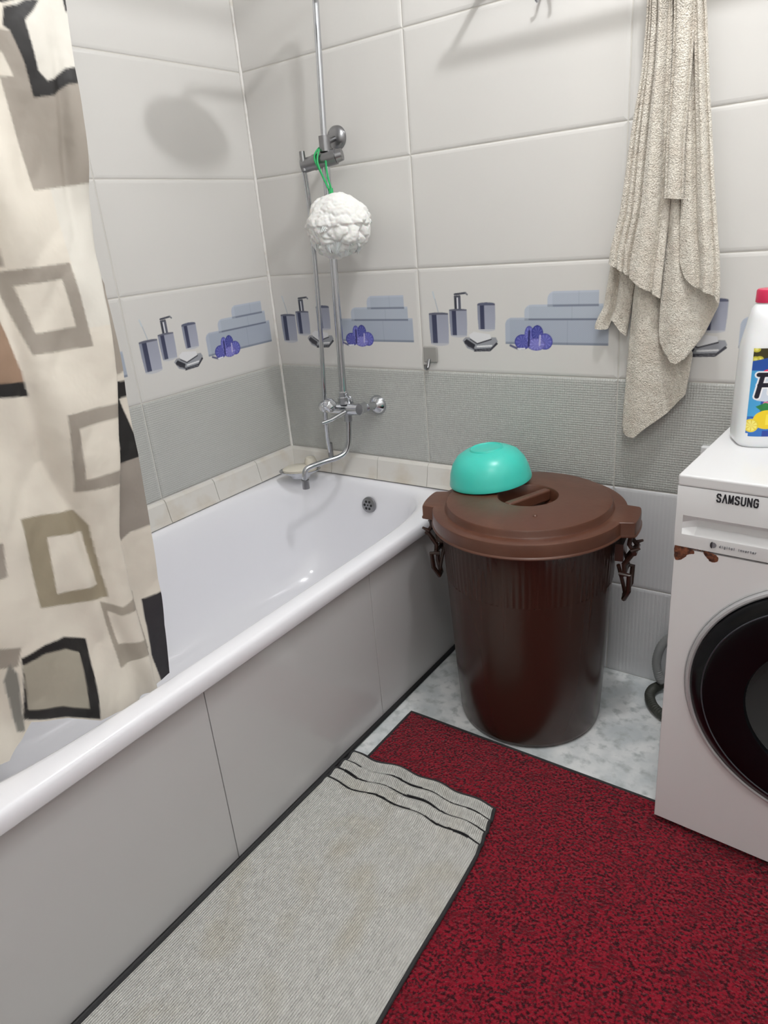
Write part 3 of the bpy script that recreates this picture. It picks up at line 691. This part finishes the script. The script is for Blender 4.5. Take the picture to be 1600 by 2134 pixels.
# lettering (stroke letters)
def letters(txt, x0, z0, h, wd, gap, th, y, m, name, parent, slant=0):
    G = {'S': [[(.95, .8), (.78, .98), (.25, .98), (.05, .8), (.15, .6), (.85, .42), (.95, .2), (.78, .02), (.25, .02), (.05, .2)]],
         'A': [[(0, 0), (.5, 1), (1, 0)]], 'M': [[(0, 0), (.05, 1), (.5, .1), (.95, 1), (1, 0)]], 'U': [[(.05, 1), (.05, .22), (.25, .02), (.75, .02), (.95, .22), (.95, 1)]],
         'N': [[(.05, 0), (.05, 1), (.95, 0), (.95, 1)]], 'G': [[(.95, .8), (.78, .98), (.25, .98), (.05, .78), (.05, .22), (.25, .02), (.78, .02), (.95, .2), (.95, .48), (.55, .48)]],
         'd': [[(.9, 1.35), (.9, 0)], [(.9, .2), (.6, 0), (.2, .1), (.1, .5), (.3, .9), (.65, .95), (.9, .75)]], 'i': [[(.5, 0), (.5, .9)], [(.5, 1.2), (.5, 1.3)]],
         'g': [[(.9, .95), (.9, -.2), (.6, -.4), (.2, -.3)], [(.9, .2), (.6, 0), (.2, .1), (.1, .5), (.3, .9), (.65, .95), (.9, .75)]], 't': [[(.45, 1.3), (.45, .2), (.7, 0)], [(.15, .95), (.8, .95)]],
         'a': [[(.9, .95), (.9, 0)], [(.9, .2), (.6, 0), (.2, .1), (.1, .5), (.3, .9), (.65, .95), (.9, .75)]], 'l': [[(.5, 0), (.5, 1.35)]],
         'n': [[(.15, 0), (.15, .95)], [(.15, .7), (.5, .95), (.85, .75), (.85, 0)]], 'v': [[(.1, .95), (.5, 0), (.9, .95)]], 'e': [[(.1, .5), (.9, .5), (.8, .85), (.5, .97), (.2, .85), (.1, .5), (.2, .12), (.55, 0), (.85, .15)]],
         'r': [[(.2, 0), (.2, .95)], [(.2, .6), (.5, .95), (.85, .9)]], ' ': []}
    b = MB(); x = x0
    for ch in txt:
        for st in G[ch]:
            for (p, q) in zip(st, st[1:]):
                a = Vector((x + p[0] * wd, z0 + p[1] * h)); c = Vector((x + q[0] * wd, z0 + q[1] * h)); d = (c - a); 
                if d.length < 1e-6: continue
                d.normalize(); nn = Vector((-d.y, d.x)) * th / 2; a -= d * th * .35; c += d * th * .35
                P = [a + nn, a - nn, c - nn, c + nn]
                V = [(v.x, y, v.y) for v in P] + [(v.x, y + .0015, v.y) for v in P]
                b.add(V, [(0, 1, 2, 3), (7, 6, 5, 4), (0, 4, 5, 1), (1, 5, 6, 2), (2, 6, 7, 3), (3, 7, 4, 0)])
        x += wd + gap
    return b.build(name, m, parent, smooth=False)
letters('SAMSUNG', .0680, .8075 - .009, .0150, .0068, .0034, .0024, -.0055, M_letter, 'lettering', wm)
letters('digital inverter', .080, .7176 - .009, .0034, .0026, .0014, .0007, -.0046, M_faint, 'small_lettering', wm)
b = MB(); b.lathe([(.0001, 0), (.0055, 0)], 20, (.0695, -.0044, .7205 - .009), MF); b.build('round_mark', M_faint, wm, smooth=False)
b = MB(); 
V = [(.0655 + .0055 * 0, -.0048, .7205 - .009)]; pts = [(.0685 - .0045 * math.sin(t), -.0050, .7115 + .007 * math.cos(t)) for t in np.linspace(0.1, PI - .1, 10)]; b.add(pts, [tuple(range(10))]); b.build('crescent_mark', M_letter, wm, smooth=False)
# rust
def blob(name, pts, y, d, parent, seed):
    P = spline([(a, 0, z) for a, z in pts], 6, True); P = [(p.x + .0012 * noise.noise(Vector((p.x * 300, p.z * 300, seed))), y, p.z + .0018 * noise.noise(Vector((p.x * 300, p.z * 300, seed + 9)))) for p in P]
    c = (sum(p[0] for p in P) / len(P), y - d, sum(p[2] for p in P) / len(P)); b = MB()
    V = list(P) + [((p[0] + c[0]) / 2, y - d, (p[2] + c[2]) / 2) for p in P] + [c]; n = len(P)
    F = [(i, (i + 1) % n, n + (i + 1) % n, n + i) for i in range(n)] + [(n + i, n + (i + 1) % n, 2 * n) for i in range(n)]
    b.add(V, F); return b.build(name, M_rust, parent)
z_ = -.009
blob('rust_patch', [(.0005, .704 + z_), (.014, .705 + z_), (.034, .701 + z_), (.036, .694 + z_), (.026, .690 + z_), (.018, .680 + z_), (.006, .673 + z_), (.0005, .680 + z_)], -.0003, .0012, wm, 1)
blob('rust_patch', [(.052, .703 + z_), (.064, .702 + z_), (.076, .699 + z_), (.080, .692 + z_), (.076, .685 + z_), (.068, .684 + z_), (.058, .692 + z_)], -.0003, .0012, wm, 5)
b = MB()
for k, x in enumerate(np.linspace(.034, .060, 7)): b.lathe([(.0001, .001), (.0010 + .0004 * (k % 2), 0)], 10, (x, -.0020, .7035 + z_), MF)
b.build('rust_speck', M_rust, wm)

# ---------------------------------------------------------------- hose behind the machine
b = MB(); P = spline([(1.58, -.032, .34), (1.50, -.034, .27), (1.42, -.038, .225), (1.372, -.045, .165), (1.358, -.048, .105), (1.366, -.045, .055), (1.375, -.04, .034)], 14)
b.tube(P, [.0115 + .0014 * (i % 2) for i in range(len(P))], 14)
hs = thing('drain_hose', (1.46, -.18, 0), 'grey ribbed hose curling out from behind the washing machine', 'hose')
o = b.build('upper_hose', M_hose, hs); o.location = (-1.46, .18, 0)
b = MB(); P = spline([(1.378, -.038, .034), (1.368, -.045, .02), (1.356, -.065, .0165), (1.358, -.10, .0165), (1.384, -.145, .0165), (1.43, -.175, .0165), (1.496, -.188, .0165)], 14)
b.tube(P, [.0125 + .0016 * (i % 2) for i in range(len(P))], 14); o = b.build('lower_hose', M_rubber, hs); o.location = (-1.46, .18, 0)
tag(o, 'dark lower loop of the hose')
# wall valve cap seen over the machine's back edge
sk = thing('wall_socket', (1.436, 0, .715), 'small white plastic box on the wall behind the washing machine corner', 'box')
o = MB().box((-.016, -.018, -.03), (.02, -.0006, .028)).build('box_shell', M_panel, sk); bevel(o, .004, 3)

# ---------------------------------------------------------------- detergent jug
jg = thing('detergent_bottle', (1.617, -.272, .8505), 'white plastic cleaner jug with crimson cap and lemon label on the washing machine', 'bottle', .42)
prof = [(.0, .070, .040, 0), (.0, .084, .046, 0), (.006, .088, .050, 0), (.014, .0895, .051, 0), (.10, .0895, .051, 0), (.19, .0885, .050, 0), (.213, .085, .049, -.001), (.232, .076, .046, -.006), (.250, .062, .041, -.017), (.264, .046, .034, -.030), (.272, .030, .027, -.042), (.275, .024, .024, -.046), (.290, .023, .023, -.047)]
loops = []
for (z, a, c, off) in prof:
    n = 4.2 if z < .2 else (3 if z < .265 else 2)
    l = []
    for k in range(72):
        t = 2 * PI * k / 72; ct, st = math.cos(t), math.sin(t); r = (abs(ct) ** n + abs(st) ** n) ** (-1 / n); l.append((off + a * r * ct, c * r * st, z))
    loops.append(l)
V, F = loft(loops, True); F.append(tuple(range(72))[::-1]); o = mesh('bottle_body', V, F, M_bottle, jg, angle=50); recalc(o)
MB().tube(spline([(.0, .0, .255), (.02, 0, .275), (.05, 0, .268), (.078, 0, .235), (.082, 0, .20)], 8), .011, 14).build('handle', M_bottle, jg)
MB().lathe([(.0001, .0235), (.0225, .0235), (.0245, .021), (.0250, 0), (.0235, 0)], 40, (-.047, 0, .276), rf=lambda r, z, a: r + (.0005 * math.cos(a * 40) if .02 < r else 0)).build('cap', M_cap, jg)
def label_rgb(x, z):
    C = np.empty(x.shape + (3,)); C[:] = (34, 78, 160)
    C[z < .055 + .02 * np.sin(x * 30)] = (44, 110, 190)
    m = (z > .150 + .25 * (x + .07)) ; C[m] = (58, 52, 22)
    rr = np.random.RandomState(4)
    for _ in range(70):
        cx, cz = rr.uniform(-.075, .075), rr.uniform(.145, .21); 
        d = np.hypot(x - cx, (z - cz) * 1.2); C[(d < .0065) & m] = (196, 186, 60); C[(d < .003) & m] = (226, 220, 120)
    C[(x < -.058) & (z < .13) & (z > .04)] = (70, 160, 214)
    C[np.hypot((x + .022) / .016, (z - .142) / .012) < 1] = (236, 206, 40)
    C[np.hypot((x + .022) / .010, (z - .142) / .007) < 1] = (246, 230, 110)
    C[segd(x, z, (-.056, .128), (-.040, .134)) < .003] = (226, 50, 90)
    # swash behind the word
    m = inpoly(x, z, [(-.066, .072), (-.05, .07), (.0, .082), (.07, .08), (.07, .13), (-.02, .13), (-.05, .124), (-.064, .11)]); C[m] = (206, 214, 228)
    C[segd(x, z, (-.05, .066), (.01, .064)) < .004] = (226, 120, 160)
    F_ = [((-.066, .080), (-.059, .122)), ((-.066, .122), (-.043, .122)), ((-.063, .102), (-.047, .102))]
    A_ = [((-.029, .080), (-.029, .108)), ((-.029, .100), (-.036, .108)), ((-.036, .108), (-.043, .100)), ((-.043, .100), (-.043, .087)), ((-.043, .087), (-.036, .080)), ((-.036, .080), (-.029, .087))]
    X_ = [((-.020, .080), (-.004, .108)), ((-.020, .108), (-.004, .080))]
    dd = np.min([segd(x, z, a, b_) for a, b_ in F_ + A_ + X_], axis=0)
    C[dd < .0068] = (240, 240, 244); C[dd < .0042] = (24, 22, 40)
    # lemons and leaf
    C[inpoly(x, z, [(-.066, .060), (-.05, .068), (-.024, .060), (-.01, .042), (-.04, .038)])] = (44, 128, 66)
    d = np.hypot((x + .044) / .024, (z - .034) / .019); C[d < 1] = (240, 208, 34); C[(d < .55) & (x > -.046)] = (250, 226, 70)
    d = np.hypot((x + .070) / .0125, (z - .022) / .0135); C[d < 1] = (232, 206, 50); C[d < .8] = (246, 232, 120); C[(d < .8) & (abs(np.sin(np.arctan2(z - .022, x + .070) * 4)) < .3)] = (224, 190, 40)
    C[(z < .012) & (x > -.05)] = (38, 66, 156)
    return C
nx, nz = 220, 230; zz = np.linspace(.024, .196, nz); tt = np.linspace(-.078, .078, nx); V = []; X, Z = np.meshgrid(tt, zz - .024)
for z in zz:
    a = float(np.interp(z, [p[0] for p in prof], [p[1] for p in prof])); c = float(np.interp(z, [p[0] for p in prof], [p[2] for p in prof]))
    for t in tt:
        q = min(.985, abs(t) / a); V.append((t, -(c * (1 - q ** 4.2) ** (1 / 4.2) + .0006), z))
F = gridF(nx, nz); top = lambda x: .172 - 1.9 * max(0, x + .045) ** 1.6
keep = [f for f in F if (V[f[0]][2] - .024) < top(V[f[0]][0]) and not ((V[f[0]][2] - .024) < .006 and V[f[0]][0] < -.074)]
o = mesh('label', V, keep, M_label, jg); setcol(o.data, 'print', aa(label_rgb, X, Z, .0008))

# ---------------------------------------------------------------- shower curtain and its rod
C_ = dict(
k1=[(-1.144,1.66),(-1.121,1.666),(-1.105,1.675),(-1.081,1.679),(-1.098,1.661),(-1.115,1.647),(-1.111,1.582),(-1.1,1.57),(-1.085,1.575),(-1.064,1.59),(-1.046,1.594),(-1.04,1.572),(-1.066,1.568),(-1.093,1.551),(-1.126,1.546),(-1.131,1.592),(-1.142,1.631),(-1.152,1.635)],
k0=[(-1.20,1.67),(-1.144,1.664),(-1.10,1.68),(-1.06,1.76),(-1.075,1.80),(-1.12,1.70),(-1.17,1.65),(-1.19,1.64)],
t1=[(-1.20,1.628),(-1.142,1.631),(-1.131,1.592),(-1.126,1.546),(-1.093,1.551),(-1.066,1.568),(-1.04,1.574),(-1.04,1.506),(-1.05,1.428),(-1.162,1.416),(-1.167,1.507),(-1.172,1.567),(-1.20,1.6)],
w1=[(-1.23,1.60),(-1.161,1.602),(-1.151,1.572),(-1.17,1.571),(-1.23,1.574)],
k2=[(-1.04,1.72),(-1.035,1.72),(-1.034,1.671),(-1.039,1.669)],
t2o=[(-1.257,1.303),(-1.132,1.307),(-1.124,1.169),(-1.235,1.174),(-1.247,1.243)], t2i=[(-1.233,1.28),(-1.154,1.283),(-1.148,1.206),(-1.222,1.206)],
t3=[(-1.32,1.349),(-1.239,1.338),(-1.238,1.31),(-1.32,1.309)], b4=[(-1.36,1.25),(-1.268,1.239),(-1.261,1.209),(-1.254,1.15),(-1.255,1.133),(-1.36,1.148)], k4=[(-1.36,1.148),(-1.254,1.134),(-1.253,1.11),(-1.36,1.128)],
t5o=[(-1.21,1.069),(-1.098,1.063),(-1.103,1.037),(-1.131,.919),(-1.219,.93)], t5i=[(-1.194,1.041),(-1.105,1.038),(-1.125,.945),(-1.2,.949)],
t6=[(-1.070,1.281),(-1.03,1.28),(-1.04,1.12),(-1.07,1.109),(-1.087,1.108),(-1.074,1.212)],
k6=[(-1.09,1.098),(-1.045,1.093),(-1.045,1.067),(-1.082,1.065),(-1.06,.97),(-1.055,.948),(-1.122,.948),(-1.117,.972),(-1.105,.975),(-1.097,1.053)],
t7=[(-1.125,.949),(-1.05,.948),(-1.05,.885),(-1.055,.808),(-1.122,.812),(-1.151,.801),(-1.156,.823)],
k7=[(-1.127,.664),(-1.06,.659),(-1.08,.472),(-1.133,.468),(-1.139,.541)],
t8o=[(-1.326,.921),(-1.224,.897),(-1.209,.863),(-1.206,.714),(-1.282,.736),(-1.34,.762)], t8i=[(-1.288,.871),(-1.221,.854),(-1.22,.746),(-1.3,.766)],
t9o=[(-1.226,.714),(-1.189,.685),(-1.145,.694),(-1.144,.561),(-1.222,.565)], t9i=[(-1.215,.688),(-1.196,.669),(-1.155,.664),(-1.155,.594),(-1.211,.611)],
k10o=[(-1.397,.696),(-1.353,.698),(-1.314,.69),(-1.27,.658),(-1.294,.498),(-1.354,.547),(-1.418,.579)], k10i=[(-1.399,.683),(-1.358,.683),(-1.32,.67),(-1.295,.646),(-1.31,.534),(-1.356,.572),(-1.409,.595)],
t11=[(-1.45,.913),(-1.368,.897),(-1.377,.84),(-1.45,.838)], t12=[(-1.47,.745),(-1.392,.715),(-1.405,.684),(-1.47,.698)], t13=[(-1.415,.695),(-1.409,.672),(-1.421,.555),(-1.431,.558),(-1.428,.665)])
BG, TP, BK, IN = (212, 205, 193), (152, 144, 134), (26, 24, 24), (160, 154, 140)
def curt_rgb(y, z):
    C = np.empty(y.shape + (3,)); C[:] = BG
    C[(z > 1.2) & (y > -1.13)] = (210, 206, 197)
    for kk, c in (('t1', TP), ('w1', BG), ('k0', BK), ('k1', BK), ('k2', BK), ('t2o', TP), ('t2i', BG), ('t3', TP), ('b4', (150, 124, 104)), ('k4', BK), ('t5o', TP), ('t5i', BG), ('t6', TP), ('k6', BK), ('t7', (146, 138, 130)), ('k7', (44, 42, 46)), ('t8o', (148, 138, 118)), ('t8i', BG), ('t9o', (158, 150, 138)), ('t9i', BG), ('k10o', BK), ('k10i', IN), ('t11', TP), ('t12', TP), ('t13', (128, 126, 120))):
        C[inpoly(y, z, C_[kk])] = c
    # squares on the part that leaves the picture
    for (a, c, e, f, col) in ((-1.60, 1.62, .13, .16, TP), (-1.74, 1.30, .14, .15, BK), (-1.58, .95, .12, .15, TP), (-1.78, .78, .12, .14, TP), (-1.40, 1.95, .13, .14, TP), (-1.68, 1.98, .12, .13, BK)):
        u, v = (y - a) / e, (z - c) / f; m = (abs(u) < .5) & (abs(v) < .5); C[m] = col; C[m & (abs(u) < .3) & (abs(v) < .3)] = BG
    return C
edge = [(-1.01,2.2),(-1.033,1.699),(-1.046,1.595),(-1.053,1.506),(-1.06,1.424),(-1.062,1.353),(-1.064,1.295),(-1.054,1.27),(-1.061,1.12),(-1.065,1.067),(-1.067,.962),(-1.077,.811),(-1.083,.658),(-1.106,.476),(-1.112,.44)]
ridge = [(-1.0,2.2),(-1.033,1.699),(-1.064,1.413),(-1.067,1.284),(-1.085,1.108),(-1.118,.968),(-1.155,.822),(-1.156,.684),(-1.154,.48),(-1.154,.44)]
crease = [(-1.22,2.2),(-1.248,1.308),(-1.252,1.131),(-1.246,.998),(-1.224,.897),(-1.211,.762),(-1.209,.669),(-1.185,.5),(-1.185,.44)]
hem = [(-1.95,.50),(-1.75,.53),(-1.56,.50),(-1.492,.531),(-1.458,.516),(-1.429,.541),(-1.41,.57),(-1.354,.545),(-1.294,.494),(-1.2,.478),(-1.0,.47)]
I = lambda P, z: np.interp(z, [p[1] for p in P][::-1], [p[0] for p in P][::-1])
CT = thing('shower_curtain', (.64, -1.45, 0), 'beige shower curtain printed with taupe and black squares, hanging into the bathtub', 'curtain')
nu, nv = 330, 640; t = np.linspace(0, 1, nu); ZV = np.linspace(0, 1, nv)
hemf = lambda y: np.interp(y, [p[0] for p in hem], [p[1] for p in hem])
Ymat = np.empty((nv, nu)); Zmat = np.empty((nv, nu))
for j in range(nv):
    z0 = .48 + (2.165 - .48) * ZV[j]
    yr = I(edge, z0); Ymat[j] = yr - (yr + 1.93) * (t ** 1.12)
    hz = hemf(Ymat[j]); Zmat[j] = hz + (2.165 - hz) * ZV[j]
C = aa(curt_rgb, Ymat, Zmat, .0030)
rd = I(ridge, Zmat); cr = I(crease, Zmat)
Xm = np.zeros_like(Ymat)
sg = lambda q: 1 / (1 + np.exp(-np.clip(q, -40, 40)))
Xm -= .026 * sg((Ymat - rd) / .0028) * np.clip((1.45 - Zmat) / .2, 0, 1)          # the layer behind the ridge lies back
Xm -= .014 * np.exp(-((Ymat - cr + .004) / .016) ** 2)                             # long crease
Xm += .010 * np.exp(-((Ymat - cr - .045) / .03) ** 2)
Xm += .012 * np.sin((Ymat + 1.2) * 34 + Zmat * 1.2) * np.clip((-1.24 - Ymat) / .08, 0, 1)
Xm -= .012 * np.exp(-((Ymat + 1.085 + (1.5 - Zmat) * .10) / .010) ** 2) * np.exp(-((Zmat - 1.50) / .12) ** 2)
Xm += .006 * np.sin(Ymat * 60 + Zmat * 7) * np.exp(-((Zmat - .62) / .13) ** 2)
Xm += .005 * np.sin(Zmat * 8.3 + Ymat * 12) + .003 * np.sin(Zmat * 19 + Ymat * 31)
Xm += .010 * np.clip((Zmat - 1.2), 0, 1)
wr = np.array([[noise.noise(Vector((y * 7 + z * 2.5, z * 3.2, 1))) + .5 * abs(noise.noise(Vector((y * 15 - z * 6, z * 7, 5)))) for y, z in zip(ry[::3], rz[::3])] for ry, rz in zip(Ymat[::3], Zmat[::3])])
jj = np.arange(nv) / 3; ii = np.arange(nu) / 3; wy = np.array([np.interp(ii, np.arange(wr.shape[1]), r) for r in wr]); wy = np.array([np.interp(jj, np.arange(wy.shape[0]), c) for c in wy.T]).T
Xm += .011 * wy
VV = np.c_[Xm.ravel(), (Ymat + 1.45).ravel(), Zmat.ravel()]
o = mesh('curtain_cloth', VV.tolist(), gridF(nu, nv), M_curt, CT); setcol(o.data, 'print', C)
RD = thing('curtain_rod', (.65, -1.27, 2.2), 'white curtain rod above the bathtub rim carrying the shower curtain', 'curtain rod')
MB().tube([(0, -1.275, 0), (0, 1.265, 0)], .012, 18).build('rod', M_white, RD)
for y, s in ((1.266, 1), (-1.276, -1)): MB().lathe([(.0001, .02), (.018, .02), (.026, .004), (.027, 0)], 28, (0, y + (0 if s > 0 else -.0), 0), Matrix.Rotation(PI / 2 * s, 4, 'X')).build('end_cup', M_white, RD)
for k, y in enumerate(np.linspace(.20, -.62, 9)):
    cr_ = MB(); cr_.tube([(.0 + .024 * math.sin(a), y, -.012 + .030 * math.cos(a)) for a in np.linspace(0, 2 * PI, 24, endpoint=False)], .002, 8, closed=True)
    cr_.build('curtain_ring', M_panel, RD)

# ---------------------------------------------------------------- ceiling lamp (above the picture) and added rear fill fixture
lp = thing('ceiling_lamp', (LAMP[0], LAMP[1], 2.7), 'round white ceiling lamp above the washing machine', 'lamp')
MB().lathe([(.0001, -.002), (.10, -.002), (.10, -.02), (.03, -.04), (.022, -.11), (.018, -.12), (.0001, -.12)], 40).build('lamp_base', M_panel, lp)
lq = thing('ceiling_lamp', (FILL_POS[0], FILL_POS[1], 2.7), 'round white fixture added for the fill light behind the photographer, nearer the end wall', 'lamp')  # unseen fixture, added only to carry the rear fill light
MB().lathe([(.0001, -.002), (.10, -.002), (.10, -.02), (.0001, -.03)], 40).build('lamp_base', M_panel, lq)
